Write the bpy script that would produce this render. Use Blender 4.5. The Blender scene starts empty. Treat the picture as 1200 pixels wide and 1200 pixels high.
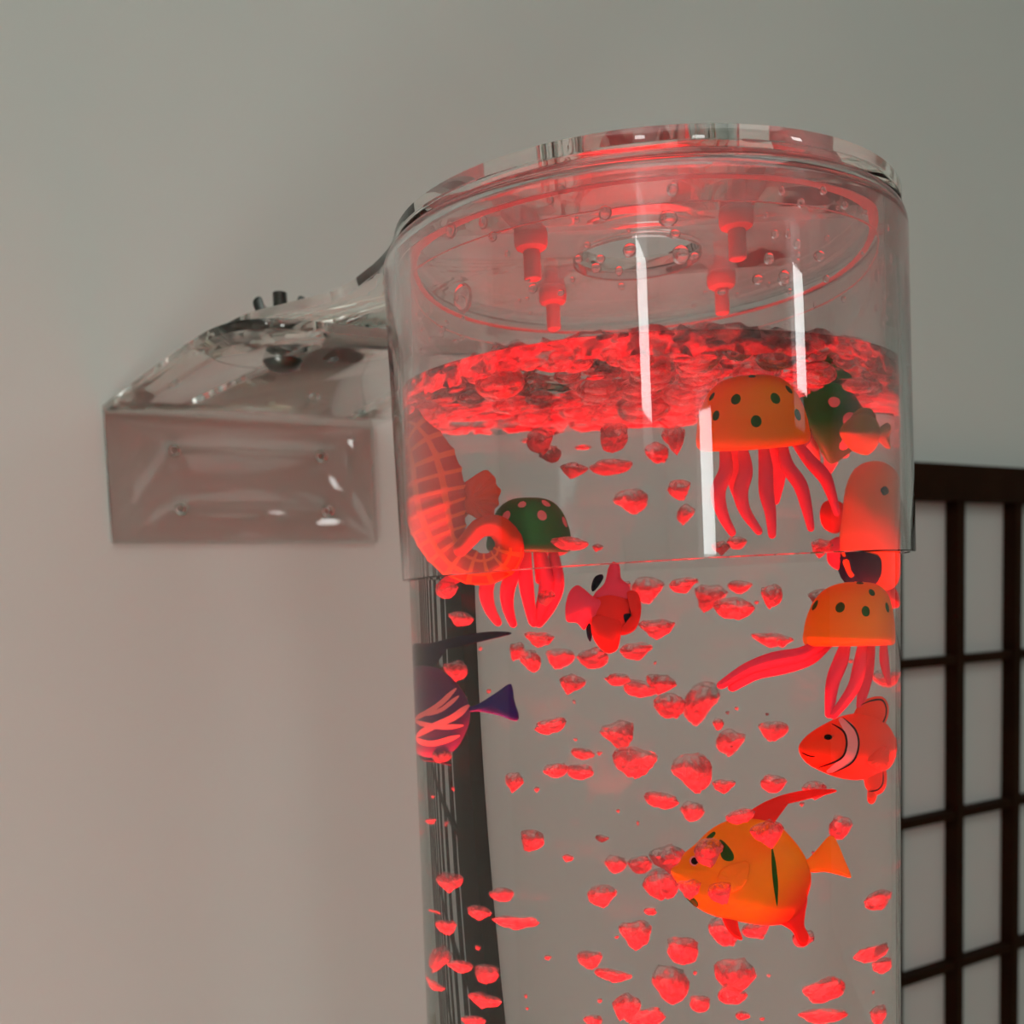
import bpy, bmesh, math, random
from mathutils import Vector, Matrix, noise
random.seed(7)
sc = bpy.context.scene
col = sc.collection
R = math.radians
CZ = 1.5                                   # eye height of the photographer
CAM = Vector((0, 0, CZ))

# ------------------------------------------------------------------ camera
F_PX, PY = 1212.0, 800.0
pitch, roll = .08321, .03222
FWD = Vector((0, math.cos(pitch), -math.sin(pitch)))
_r0 = Vector((1, 0, 0)); _u0 = Vector((0, math.sin(pitch), math.cos(pitch)))
RGT = (_r0 * math.cos(roll) - _u0 * math.sin(roll)).normalized()
UPV = (_u0 * math.cos(roll) + _r0 * math.sin(roll)).normalized()
cd = bpy.data.cameras.new('camera'); cam = bpy.data.objects.new('camera', cd); col.objects.link(cam)
cam.matrix_world = Matrix((( RGT.x, UPV.x, -FWD.x, 0), (RGT.y, UPV.y, -FWD.y, 0), (RGT.z, UPV.z, -FWD.z, CZ), (0, 0, 0, 1)))
cd.sensor_width = 36; cd.lens = 36 * F_PX / 1200; cd.shift_y = (PY - 600) / 1200; cd.clip_start = .01
cd.dof.use_dof = True; cd.dof.focus_distance = .365; cd.dof.aperture_fstop = 13
sc.camera = cam

def ray(px, py):
    return (FWD * F_PX + RGT * (px - 600) - UPV * (py - PY)).normalized()

# ------------------------------------------------------------------ places
TC = Vector((.05916, .44341))                 # axis of the bubble tube
R_SLV, R_SLV_IN = .1055, .1032
R_TUB, R_TUB_IN, R_WAT = .1012, .0964, .0964
Z_WAT = CZ + .0845
W0 = Vector((-.2752, .7258)); WA = Vector((math.cos(R(30.7)), math.sin(R(30.7)))); WN = Vector((WA.y, -WA.x))
def W(a, d, z): return Vector((W0.x + WA.x * a + WN.x * d, W0.y + WA.y * a + WN.y * d, z))

def hit_cyl(o, d, rad, near=True):
    ox, oy = o.x - TC.x, o.y - TC.y
    a = d.x * d.x + d.y * d.y; b = ox * d.x + oy * d.y; c = ox * ox + oy * oy - rad * rad
    q = b * b - a * c
    if q < 0: return None
    return (-b - math.sqrt(q)) / a if near else (-b + math.sqrt(q)) / a
def refr(d, n, k):
    c = -d.dot(n); s2 = k * k * (1 - c * c)
    if s2 > 1: return None
    return (d * k + n * (k * c - math.sqrt(1 - s2))).normalized()
def in_tube(px, py, n_in=1.333):
    """Where the line of sight through a pixel runs once it is inside the tube."""
    d = ray(px, py); t = hit_cyl(CAM, d, R_TUB)
    while t is None:
        px += 1 if px < 770 else -1
        d = ray(px, py); t = hit_cyl(CAM, d, R_TUB)
    p = CAM + d * t; n = Vector((p.x - TC.x, p.y - TC.y, 0)).normalized()
    d = refr(d, n, 1 / 1.49)
    t = hit_cyl(p, d, R_WAT); p = p + d * t
    n = Vector((p.x - TC.x, p.y - TC.y, 0)).normalized()
    return p, refr(d, n, 1.49 / n_in)
def at(px, py, s, n_in=1.333):
    p, d = in_tube(px, py, n_in); return p + d * s

class Frame:
    """A spot in the water with the local axes u (across), v (up), w (away), in units of a millimetre-like pixel."""
    def __init__(f, px, py, s, refx=None, k=None):
        rx = px if refx is None else refx
        e = 10
        rx = min(max(rx, 512), 1030)
        f.o = at(px, py, s)
        f.d = in_tube(rx, py)[1]
        f.u = (at(rx + e, py, s) - at(rx - e, py, s)) / (2 * e)
        f.u -= f.d * f.u.dot(f.d)
        f.v = (at(rx, py - e, s) - at(rx, py + e, s)) / (2 * e)
        f.v -= f.d * f.v.dot(f.d)
        if k: f.u *= k
        f.w = f.d * f.v.length
    def __call__(f, p):
        return f.u * p[0] + f.v * p[1] + f.w * p[2]      # relative to the thing's own origin

# ------------------------------------------------------------------ objects
def tag(o, label=None, cat=None, group=None, kind=None):
    if label: o['label'] = label
    if cat: o['category'] = cat
    if group: o['group'] = group
    if kind: o['kind'] = kind
    return o
def empty(name, loc, label=None, cat=None, group=None):
    o = bpy.data.objects.new(name, None); col.objects.link(o); o.location = loc; o.empty_display_size = .01
    return tag(o, label, cat, group)
def link(name, bm, mats, parent=None, loc=None, smooth=True):
    bmesh.ops.recalc_face_normals(bm, faces=bm.faces)
    me = bpy.data.meshes.new(name); bm.to_mesh(me); bm.free()
    for m in (mats if isinstance(mats, (list, tuple)) else [mats]): me.materials.append(m)
    if smooth:
        for p in me.polygons: p.use_smooth = True
    o = bpy.data.objects.new(name, me); col.objects.link(o)
    if parent: o.parent = parent
    if loc is not None: o.location = loc
    return o
def sharp(o, deg=35):
    me = o.data; bm = bmesh.new(); bm.from_mesh(me)
    for e in bm.edges:
        if len(e.link_faces) == 2 and e.calc_face_angle(0) > R(deg): e.smooth = False
    bm.to_mesh(me); bm.free(); return o
def cut(o, *others):
    pass
def add_box(bm, c, s, mi=0, axes=None):
    """c centre, s full sizes; axes: three unit vectors"""
    ax = axes or (Vector((1, 0, 0)), Vector((0, 1, 0)), Vector((0, 0, 1)))
    vs = []
    for k in range(8):
        p = Vector(c)
        for i in range(3): p += ax[i] * s[i] * (.5 if k >> i & 1 else -.5)
        vs.append(bm.verts.new(p))
    for q in ((0, 1, 3, 2), (4, 6, 7, 5), (0, 4, 5, 1), (2, 3, 7, 6), (0, 2, 6, 4), (1, 5, 7, 3)):
        f = bm.faces.new([vs[i] for i in q]); f.material_index = mi
    return vs
def lathe(bm, prof, n=48, f=None, mi=0, closed=False, mis=None):
    """prof: (r, z) pairs about the z axis (or mapped through f)."""
    f = f or (lambda p: Vector(p))
    rows = []
    for r, z in prof:
        if r < 1e-9: rows.append([bm.verts.new(f((0, 0, z)))])
        else: rows.append([bm.verts.new(f((r * math.cos(2 * math.pi * i / n), r * math.sin(2 * math.pi * i / n), z))) for i in range(n)])
    pairs = list(zip(range(len(rows) - 1), range(1, len(rows))))
    if closed: pairs.append((len(rows) - 1, 0))
    for k, (a, b) in enumerate(pairs):
        A, B = rows[a], rows[b]
        for i in range(n):
            j = (i + 1) % n
            if len(A) == 1 and len(B) == 1: continue
            if len(A) == 1: fc = bm.faces.new((A[0], B[i], B[j]))
            elif len(B) == 1: fc = bm.faces.new((A[i], B[0], A[j]))
            else: fc = bm.faces.new((A[i], B[i], B[j], A[j]))
            fc.material_index = mis[k] if mis else mi
    return rows
def crom(pts, n=6, closed=False):
    """Catmull-Rom through tuples."""
    P = [tuple(p) for p in pts]; m = len(P); out = []
    rng = range(m) if closed else range(m - 1)
    for i in rng:
        if closed: a, b, c, d = P[i - 1], P[i], P[(i + 1) % m], P[(i + 2) % m]
        else: a, b, c, d = P[max(i - 1, 0)], P[i], P[i + 1], P[min(i + 2, m - 1)]
        for k in range(n):
            t = k / n
            out.append(tuple(.5 * (2 * b[q] + (c[q] - a[q]) * t + (2 * a[q] - 5 * b[q] + 4 * c[q] - d[q]) * t * t + (3 * b[q] - a[q] - 3 * c[q] + d[q]) * t ** 3) for q in range(len(b))))
    if not closed: out.append(P[-1])
    return out
def sweep(bm, path, fr=None, n=14, flat=1.0, sub=6, mi=0, ridge=None, up=(0, 0, 1)):
    """path: (x, y, z, radius). flat squeezes the section along `up`."""
    fr = fr or (lambda p: Vector(p))
    pts = crom(path, sub)
    P = [Vector(p[:3]) for p in pts]; rad = [max(p[3], .02) for p in pts]
    rows = []; nrm = Vector(up)
    # rounded ends
    t0 = (P[0] - P[1]).normalized(); t1 = (P[-1] - P[-2]).normalized()
    for q, (P0, t, r0) in enumerate(((P[0], t0, rad[0]), (P[-1], t1, rad[-1]))):
        add = [(P0 + t * r0 * math.sin(a), r0 * math.cos(a)) for a in (R(35), R(65), R(85))]
        if q == 0: P = [a[0] for a in reversed(add)] + P; rad = [a[1] for a in reversed(add)] + rad
        else: P = P + [a[0] for a in add]; rad = rad + [a[1] for a in add]
    for i, p in enumerate(P):
        t = (P[min(i + 1, len(P) - 1)] - P[max(i - 1, 0)]).normalized()
        a = nrm - t * nrm.dot(t)
        if a.length < 1e-4: a = t.orthogonal()
        a.normalize(); nrm = a; b = t.cross(a)
        row = []
        for k in range(n):
            th = 2 * math.pi * k / n; rr = rad[i] * (ridge(i, k, len(P)) if ridge else 1)
            row.append(bm.verts.new(fr(p + (a * math.cos(th) * flat + b * math.sin(th)) * rr)))
        rows.append(row)
    for i in range(len(rows) - 1):
        for k in range(n):
            j = (k + 1) % n
            f = bm.faces.new((rows[i][k], rows[i + 1][k], rows[i + 1][j], rows[i][j])); f.material_index = mi
    for row in (rows[0], rows[-1]):
        f = bm.faces.new(row); f.material_index = mi
    return rows
def centroid(o):
    return (sum(p[0] for p in o) / len(o), sum(p[1] for p in o) / len(o))
class Pillow:
    """A rounded solid with a drawn outline, thick in the middle."""
    def __init__(s, outline, T, c=None, n=7, K=9, power=.5, wave=None, off=0):
        s.o = crom(outline, n, True); s.T = T; s.c = c or centroid(s.o); s.K = K; s.pw = power; s.wave = wave; s.off = off
    def frac(s, u, v):
        du, dv = u - s.c[0], v - s.c[1]
        if abs(du) + abs(dv) < 1e-6: return 0
        best = 1e9
        for i in range(len(s.o)):
            a = s.o[i]; b = s.o[(i + 1) % len(s.o)]
            ax, ay, bx, by = a[0] - s.c[0], a[1] - s.c[1], b[0] - s.c[0], b[1] - s.c[1]
            ex, ey = bx - ax, by - ay
            den = du * ey - dv * ex
            if abs(den) < 1e-9: continue
            t = (ax * ey - ay * ex) / den; q = (ax * dv - ay * du) / den
            if t > 0 and -1e-6 <= q <= 1 + 1e-6: best = min(best, t)
        return 1 / best
    def h(s, k): return s.T * max(0, 1 - k * k) ** s.pw
    def build(s, bm, fr, mi=0):
        N = len(s.o)
        for side in (-1, 1):
            rows = []
            for q in range(s.K + 1):
                k = math.sin(math.pi / 2 * q / s.K)
                if q == 0: rows.append([bm.verts.new(fr((s.c[0], s.c[1], side * s.h(0) + s.off)))]); continue
                row = []
                for i, (x, y) in enumerate(s.o):
                    w = side * s.h(k)
                    if s.wave: w += s.wave(i / N, k)
                    row.append(bm.verts.new(fr((s.c[0] + (x - s.c[0]) * k, s.c[1] + (y - s.c[1]) * k, w + s.off))))
                rows.append(row)
            for i in range(N):
                j = (i + 1) % N
                f = bm.faces.new((rows[0][0], rows[1][i], rows[1][j])); f.material_index = mi
                for q in range(1, s.K):
                    f = bm.faces.new((rows[q][i], rows[q + 1][i], rows[q + 1][j], rows[q][j])); f.material_index = mi
        bmesh.ops.remove_doubles(bm, verts=bm.verts, dist=1e-6)
        return s
    def on(s, u, v, side=-1, lift=.5):
        return (u, v, side * (s.h(min(1, s.frac(u, v))) + lift) + s.off)
    def blob(s, bm, fr, outline, mi, side=(-1, 1), n=5, lift=.5):
        o = crom(outline, n, True); c = centroid(o)
        for sd in side:
            rows = []
            for k in (0, .35, .7, 1):
                if k == 0: rows.append([bm.verts.new(fr(s.on(c[0], c[1], sd, lift)))]); continue
                rows.append([bm.verts.new(fr(s.on(c[0] + (x - c[0]) * k, c[1] + (y - c[1]) * k, sd, lift if k < 1 else lift * .5))) for x, y in o])
            N = len(o)
            for i in range(N):
                j = (i + 1) % N
                f = bm.faces.new((rows[0][0], rows[1][i], rows[1][j])); f.material_index = mi
                for q in (1, 2):
                    f = bm.faces.new((rows[q][i], rows[q + 1][i], rows[q + 1][j], rows[q][j])); f.material_index = mi
    def stripe(s, bm, fr, pts, width, mi, side=(-1, 1), n=6, lift=.6):
        p = crom(pts, n)
        for sd in side:
            prev = None
            for i, (x, y) in enumerate(p):
                a = p[max(i - 1, 0)]; b = p[min(i + 1, len(p) - 1)]
                L = math.hypot(b[0] - a[0], b[1] - a[1]) or 1
                nx, ny = -(b[1] - a[1]) / L, (b[0] - a[0]) / L
                tp = min(1, 4 * i / len(p) + .25, 4 * (len(p) - 1 - i) / len(p) + .25)
                hw = width / 2 * tp
                cur = [bm.verts.new(fr(s.on(x + nx * hw * k, y + ny * hw * k, sd, lift))) for k in (-1, 0, 1)]
                if prev:
                    for k in (0, 1):
                        f = bm.faces.new((prev[k], prev[k + 1], cur[k + 1], cur[k])); f.material_index = mi
                prev = cur

# ------------------------------------------------------------------ materials
def nt(name):
    m = bpy.data.materials.new(name); m.use_nodes = True; t = m.node_tree; t.nodes.clear()
    out = t.nodes.new('ShaderNodeOutputMaterial')
    return m, t, out
def N(t, kind, **kw):
    n = t.nodes.new('ShaderNode' + kind)
    for k, v in kw.items(): setattr(n, k, v)
    return n
def srgb(r, g, b):
    f = lambda c: (c / 255 / 12.92) if c / 255 <= .04045 else ((c / 255 + .055) / 1.055) ** 2.4
    return (f(r), f(g), f(b), 1)
def plastic(name, c, rough=.45, ior=1.2, trans=0.0, bump=0, bscale=300, c2=None, cscale=40, metal=0):
    m, t, out = nt(name); L = t.links.new
    p = N(t, 'BsdfPrincipled'); p.inputs['Base Color'].default_value = c; p.inputs['Roughness'].default_value = rough; p.inputs['IOR'].default_value = ior
    p.inputs['Metallic'].default_value = metal
    tc = N(t, 'TexCoord')
    if c2:
        nz = N(t, 'TexNoise'); nz.inputs['Scale'].default_value = cscale; L(tc.outputs['Object'], nz.inputs['Vector'])
        mx = N(t, 'Mix', data_type='RGBA'); mx.inputs[6].default_value = c; mx.inputs[7].default_value = c2
        L(nz.outputs['Fac'], mx.inputs[0]); L(mx.outputs[2], p.inputs['Base Color'])
    if bump:
        nb = N(t, 'TexNoise'); nb.inputs['Scale'].default_value = bscale; L(tc.outputs['Object'], nb.inputs['Vector'])
        b = N(t, 'Bump'); b.inputs['Strength'].default_value = bump; b.inputs['Distance'].default_value = .001
        L(nb.outputs['Fac'], b.inputs['Height']); L(b.outputs['Normal'], p.inputs['Normal'])
    if trans:
        tr = N(t, 'BsdfTranslucent'); tr.inputs['Color'].default_value = c
        s = N(t, 'MixShader'); s.inputs[0].default_value = trans
        L(p.outputs[0], s.inputs[1]); L(tr.outputs[0], s.inputs[2]); L(s.outputs[0], out.inputs[0])
    else: L(p.outputs[0], out.inputs[0])
    return m
def clear(name, ior, tint=(1, 1, 1, 1), rough=0.0, haze=0.0, haze_z=None, streak=0.0, hazecol=(.9, .88, .87, 1), wob=0.0):
    """Clear acrylic / water with an optional film of dew above haze_z and drawn-out extrusion lines."""
    m, t, out = nt(name); L = t.links.new
    g = N(t, 'BsdfGlass'); g.inputs['IOR'].default_value = ior; g.inputs['Color'].default_value = tint; g.inputs['Roughness'].default_value = rough
    last = g.outputs[0]
    geo = N(t, 'NewGeometry')
    if streak:
        tc = N(t, 'TexCoord'); mp = N(t, 'Mapping'); mp.inputs['Scale'].default_value = (90, 90, .6)
        L(tc.outputs['Object'], mp.inputs['Vector'])
        nz = N(t, 'TexNoise'); nz.inputs['Scale'].default_value = 3.0; nz.inputs['Detail'].default_value = 2; L(mp.outputs[0], nz.inputs['Vector'])
        b = N(t, 'Bump'); b.inputs['Strength'].default_value = streak; b.inputs['Distance'].default_value = .0004
        L(nz.outputs['Fac'], b.inputs['Height']); L(b.outputs['Normal'], g.inputs['Normal'])
    if wob:
        tc = N(t, 'TexCoord'); nz = N(t, 'TexNoise'); nz.inputs['Scale'].default_value = 25; L(tc.outputs['Object'], nz.inputs['Vector'])
        b = N(t, 'Bump'); b.inputs['Strength'].default_value = wob; b.inputs['Distance'].default_value = .002
        L(nz.outputs['Fac'], b.inputs['Height']); L(b.outputs['Normal'], g.inputs['Normal'])
    if haze:
        df = N(t, 'BsdfDiffuse'); df.inputs['Color'].default_value = hazecol
        tl = N(t, 'BsdfTranslucent'); tl.inputs['Color'].default_value = hazecol
        ad = N(t, 'MixShader'); ad.inputs[0].default_value = .5; L(df.outputs[0], ad.inputs[1]); L(tl.outputs[0], ad.inputs[2])
        mx = N(t, 'MixShader'); mx.inputs[0].default_value = haze
        if haze_z is not None:
            sp = N(t, 'SeparateXYZ'); L(geo.outputs['Position'], sp.inputs[0])
            mr = N(t, 'MapRange'); mr.inputs['From Min'].default_value = haze_z; mr.inputs['From Max'].default_value = haze_z + .012
            mr.inputs['To Min'].default_value = 0; mr.inputs['To Max'].default_value = haze
            L(sp.outputs['Z'], mr.inputs['Value']); L(mr.outputs[0], mx.inputs[0])
        L(last, mx.inputs[1]); L(ad.outputs[0], mx.inputs[2]); last = mx.outputs[0]
    L(last, out.inputs[0]); return m
def bubbly(name, lo, hi, scale, ior=.75, rough=.08, low=False, thin=0.0):
    """Air in water: part clear, part broken up into white froth."""
    m, t, out = nt(name); L = t.links.new
    g = N(t, 'BsdfGlass'); g.inputs['IOR'].default_value = ior; g.inputs['Roughness'].default_value = rough
    df = N(t, 'BsdfDiffuse'); df.inputs['Color'].default_value = (.42, .42, .42, 1)
    tl = N(t, 'BsdfTranslucent'); tl.inputs['Color'].default_value = (.42, .42, .42, 1)
    ad = N(t, 'MixShader'); ad.inputs[0].default_value = .45; L(df.outputs[0], ad.inputs[1]); L(tl.outputs[0], ad.inputs[2])
    tc = N(t, 'TexCoord'); nz = N(t, 'TexNoise'); nz.inputs['Scale'].default_value = scale; nz.inputs['Detail'].default_value = 3
    L(tc.outputs['Object'], nz.inputs['Vector'])
    rp = N(t, 'MapRange'); rp.inputs['From Min'].default_value = .38; rp.inputs['From Max'].default_value = .62; rp.inputs['To Min'].default_value = lo; rp.inputs['To Max'].default_value = hi
    L(nz.outputs['Fac'], rp.inputs['Value'])
    if low:
        sp = N(t, 'SeparateXYZ'); L(tc.outputs['Object'], sp.inputs[0])
        mz = N(t, 'MapRange'); mz.inputs['From Min'].default_value = -.35; mz.inputs['From Max'].default_value = .55; mz.inputs['To Min'].default_value = .30; mz.inputs['To Max'].default_value = -.22
        L(sp.outputs['Z'], mz.inputs['Value'])
        ad2 = N(t, 'Math', operation='ADD'); L(nz.outputs['Fac'], ad2.inputs[0]); L(mz.outputs[0], ad2.inputs[1]); L(ad2.outputs[0], rp.inputs['Value'])
    b = N(t, 'Bump'); b.inputs['Strength'].default_value = .5; b.inputs['Distance'].default_value = .15
    L(nz.outputs['Fac'], b.inputs['Height'])
    L(b.outputs['Normal'], df.inputs['Normal'])
    clr = g.outputs[0]
    if thin:
        tp = N(t, 'BsdfTransparent'); th = N(t, 'MixShader'); th.inputs[0].default_value = thin
        L(g.outputs[0], th.inputs[1]); L(tp.outputs[0], th.inputs[2]); clr = th.outputs[0]
    mx = N(t, 'MixShader'); L(rp.outputs[0], mx.inputs[0]); L(clr, mx.inputs[1]); L(ad.outputs[0], mx.inputs[2]); L(mx.outputs[0], out.inputs[0])
    return m
def glow(name, c, s):
    m, t, out = nt(name); e = N(t, 'Emission'); e.inputs[0].default_value = c; e.inputs[1].default_value = s
    t.links.new(e.outputs[0], out.inputs[0]); return m
def gradient_paint(name, ca, cb, axis, lo, hi, rough=.4):
    """Sprayed paint that runs from one colour to another along an axis of the body."""
    m, t, out = nt(name); L = t.links.new
    p = N(t, 'BsdfPrincipled'); p.inputs['Roughness'].default_value = rough; p.inputs['IOR'].default_value = 1.2
    tc = N(t, 'TexCoord'); d = N(t, 'VectorMath', operation='DOT_PRODUCT'); d.inputs[1].default_value = axis
    L(tc.outputs['Object'], d.inputs[0])
    mr = N(t, 'MapRange', interpolation_type='SMOOTHSTEP'); mr.inputs['From Min'].default_value = lo; mr.inputs['From Max'].default_value = hi
    L(d.outputs['Value'], mr.inputs['Value'])
    mx = N(t, 'Mix', data_type='RGBA'); mx.inputs[6].default_value = ca; mx.inputs[7].default_value = cb
    L(mr.outputs[0], mx.inputs[0]); L(mx.outputs[2], p.inputs['Base Color']); L(p.outputs[0], out.inputs[0])
    return m

M = {}
M['wall'] = plastic('wall_paint', (.60, .635, .60, 1), .9, 1.3, bump=.08, bscale=500)
M['wall_dim'] = plastic('dimmed_wall_paint', (.30, .29, .26, 1), .9, 1.3)  # unseen walls darkened to weaken their reflection in the tube
M['ceiling'] = plastic('ceiling_paint', (.75, .75, .73, 1), .9, 1.3)
M['floor'] = plastic('floor_tatami', (.40, .36, .27, 1), .8, 1.3, c2=(.33, .30, .2, 1))
M['wood'] = plastic('dark_stained_wood', (.010, .0042, .002, 1), .6, 1.12, c2=(.026, .011, .005, 1), cscale=30)
M['paper'] = plastic('shoji_paper', (.50, .515, .495, 1), .95, 1.2, bump=.05, bscale=200)
M['acrylic'] = clear('clear_acrylic', 1.49, (.998, .998, .992, 1))
M['tube'] = clear('clear_acrylic_tube', 1.49, (.98, .98, .975, 1), haze=.05, haze_z=Z_WAT + .004, streak=.012)
M['cap'] = clear('clear_acrylic_cap', 1.49, (.985, .98, .98, 1), haze=.03, haze_z=Z_WAT - .01, streak=.01)
M['water'] = clear('water', 1.333, (.985, .99, .985, 1))
M['water_side'] = clear('water_against_acrylic', 1.333 / 1.49, (.925, .93, .925, 1))
M['drop'] = clear('water_drop', 1.4, haze=.06)
M['bubble'] = bubbly('air_bubble', .05, .95, 2.2, low=True, thin=.65)
M['froth'] = bubbly('foam_bubble', .05, .75, 2.0, thin=.3)
M['froth2'] = bubbly('surface_foam', -.5, 1.3, 110, thin=.75)
M['steel'] = plastic('dark_steel', (.10, .105, .10, 1), .28, 1.5, metal=1)
M['zinc'] = plastic('zinc_plate', (.45, .45, .44, 1), .25, 1.5, metal=1)
M['blackmetal'] = plastic('blackened_metal', (.02, .022, .02, 1), .4, 1.5)
M['nylon'] = plastic('white_nylon', (.85, .82, .8, 1), .5, 1.3, trans=.3)
M['rim_glow_white'] = plastic('rim_glow_stand_in', (.9, .88, .88, 1), .6, 1.3, trans=.6)
M['orange'] = plastic('orange_rubber', (.92, .44, .03, 1), .5, 1.12, trans=.12)
M['pink'] = plastic('pink_rubber', (.85, .10, .20, 1), .5, 1.12, trans=.15)
M['palepink'] = plastic('pale_pink_rubber', (.75, .42, .42, 1), .5, 1.12)
M['green'] = plastic('green_rubber', (.012, .24, .05, 1), .5, 1.12)
M['spotgreen'] = plastic('green_spot_paint', (.008, .13, .008, 1), .5, 1.12)
M['redorange'] = plastic('red_orange_rubber', (.52, .075, .012, 1), .5, 1.12, trans=.1)
M['ridge'] = plastic('orange_ridge', (.85, .24, .03, 1), .5, 1.12, trans=.1)
M['finorange'] = plastic('orange_fin_rubber', (.72, .12, .012, 1), .5, 1.12, trans=.2)
M['red'] = plastic('red_rubber', (.80, .04, .03, 1), .5, 1.12, trans=.12)
M['deeporange'] = plastic('deep_orange_rubber', (.60, .20, .02, 1), .5, 1.12)
M['navy'] = plastic('navy_rubber', (.0015, .004, .028, 1), .5, 1.12)
M['blue'] = plastic('blue_fin_rubber', (.012, .02, .20, 1), .5, 1.12)
M['purple'] = plastic('dark_purple_rubber', (.022, .02, .13, 1), .5, 1.12, c2=(.05, .03, .16, 1), cscale=150)
M['black'] = plastic('black_paint', (.004, .004, .004, 1), .5, 1.12)
M['white'] = plastic('white_paint', (.75, .60, .60, 1), .5, 1.12)
M['olive'] = plastic('yellow_green_rubber', (.20, .25, .02, 1), .5, 1.12)
M['clown'] = plastic('clownfish_orange', (.85, .10, .03, 1), .5, 1.12, trans=.1)
M['cord'] = plastic('black_cord', (.01, .01, .01, 1), .5, 1.4)
M['base'] = plastic('white_base', (.7, .7, .7, 1), .4, 1.45)

# ------------------------------------------------------------------ the room
AX = (Vector((WA.x, WA.y, 0)), Vector((WN.x, WN.y, 0)), Vector((0, 0, 1)))
A0, A1, DEP, HT = -1.7, 3.3, 3.5, 2.9
def slab(name, m, a, d, z, sa, sd, sz):
    bm = bmesh.new(); add_box(bm, W(a, d, z), (sa, sd, sz), 0, AX)
    return tag(link(name, bm, m, smooth=False), kind='structure')
slab('wall_back', M['wall'], (A0 + A1) / 2, -.06, HT / 2, A1 - A0 + .24, .12, HT)
slab('wall_left', M['wall_dim'], A0 - .06, DEP / 2, HT / 2, .12, DEP, HT)
slab('wall_right', M['wall'], A1 + .06, DEP / 2, HT / 2, .12, DEP, HT)
slab('floor', M['floor'], (A0 + A1) / 2, DEP / 2, -.05, A1 - A0 + .24, DEP + .24, .1)
slab('ceiling', M['ceiling'], (A0 + A1) / 2, DEP / 2, HT + .05, A1 - A0 + .24, DEP + .24, .1)
slab('wall_front', M['wall_dim'], (A0 + A1) / 2, DEP + .06, HT / 2, A1 - A0 + .24, .12, HT)

# added ceiling panel, an unseen main fill light for the room
def ceiling_fill(a, d, sa, sd, power, label):
    t = empty('ceiling_fill_panel', W(a, d, HT), label, 'fill light')
    bm = bmesh.new(); add_box(bm, (0, 0, -.02), (sa + .04, sd + .04, .04), 0, AX)
    link('frame', bm, M['base'], t, smooth=False)
    bm = bmesh.new(); add_box(bm, (0, 0, -.045), (sa, sd, .01), 0, AX)
    link('diffuser', bm, glow('fill_diffuser', (.94, .99, .93, 1), power), t, smooth=False)
ceiling_fill(-.2, 1.9, 2.2, 1.2, 2.2, 'wide added fill light panel on the ceiling over the middle of the room')
def window(n, wall, c0, c1, z0, z1, e, c=(.95, 1, .98, 1)):
    """a daylit window with a dark frame in the left wall (c along its depth) or the front wall (c along it)"""
    bm = bmesh.new(); fb = bmesh.new(); t = .03
    def bx(b, p0, p1, q0, q1, d0, d1):
        if wall == 'left': add_box(b, W(A0 + (d0 + d1) / 2, (p0 + p1) / 2, (q0 + q1) / 2), (d1 - d0, p1 - p0, q1 - q0), 0, AX)
        else: add_box(b, W((p0 + p1) / 2, DEP - (d0 + d1) / 2, (q0 + q1) / 2), (p1 - p0, d1 - d0, q1 - q0), 0, AX)
    bx(bm, c0, c1, z0, z1, .001, .006)
    tag(link('window_%d' % n, bm, glow('daylight_pane', c, e), smooth=False), kind='structure')
    for a in ((c0 - t, c1 + t, z1, z1 + t), (c0 - t, c1 + t, z0 - t, z0), (c0 - t, c0, z0, z1), (c1, c1 + t, z0, z1)): bx(fb, *a, .001, .03)
    tag(link('trim_%d' % n, fb, M['wood'], smooth=False), kind='structure')
window(1, 'left', 2.62, 2.98, 2.12, 2.78, 13)
window(2, 'front', -.80, -.52, 1.62, 2.2, 13)
window(3, 'front', 1.58, 1.90, 2.32, 2.84, 14)

# ------------------------------------------------------------------ shoji on the back wall
def wall_a(px, d):
    """how far along the wall the column px of the picture meets the plane d in front of it"""
    r = ray(px, 690); k = r.x / r.y
    # (W0 + WA a + WN d) . x = k * y
    b = W0 + WN * d
    return (k * b.y - b.x) / (WA.x - k * WA.y)
def wall_z(px, py, d):
    a = wall_a(px, d); p = W(a, d, 0); r = ray(px, py)
    return CZ + r.z / r.y * p.y
sd = .03
a_first = wall_a(1066, sd); step = wall_a(1193, sd) - wall_a(1126, sd)
bars = [wall_a(1126, sd) + step * i for i in range(-1, 8)]
a_first = .722
a_lo, a_hi = .615, bars[-1] + step + .05
z_top = wall_z(1126, 545, sd); z_rail = wall_z(1126, 587, sd)
row = z_rail - wall_z(1126, 773, sd)
sh = empty('shoji_screen', W((a_lo + a_hi) / 2, .015, 0), 'dark wood shoji screen with white paper panes against the back wall', 'shoji screen')
so = sh.location
def wb(bm, a0, a1, d0, d1, z0, z1): add_box(bm, W((a0 + a1) / 2, (d0 + d1) / 2, (z0 + z1) / 2) - so, (a1 - a0, d1 - d0, z1 - z0), 0, AX)
zb = .03
for nm, (x0, x1, y0, y1) in (('stile', (a_lo, a_first, zb, z_top)), ('stile', (a_hi - .055, a_hi, zb, z_top)), ('rail', (a_first, a_hi - .055, z_rail, z_top)), ('rail', (a_first, a_hi - .055, zb, zb + .08))):
    bm = bmesh.new(); wb(bm, x0, x1, .001, .034, y0, y1); link(nm, bm, M['wood'], sh, smooth=False)
bm = bmesh.new(); wb(bm, a_first, a_hi - .055, .012, .014, zb + .08, z_rail); link('paper', bm, M['paper'], sh, smooth=False)
bm = bmesh.new()
for a in bars: wb(bm, a - .006, a + .006, .0145, .031, zb + .08, z_rail)
z = z_rail - row
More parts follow.
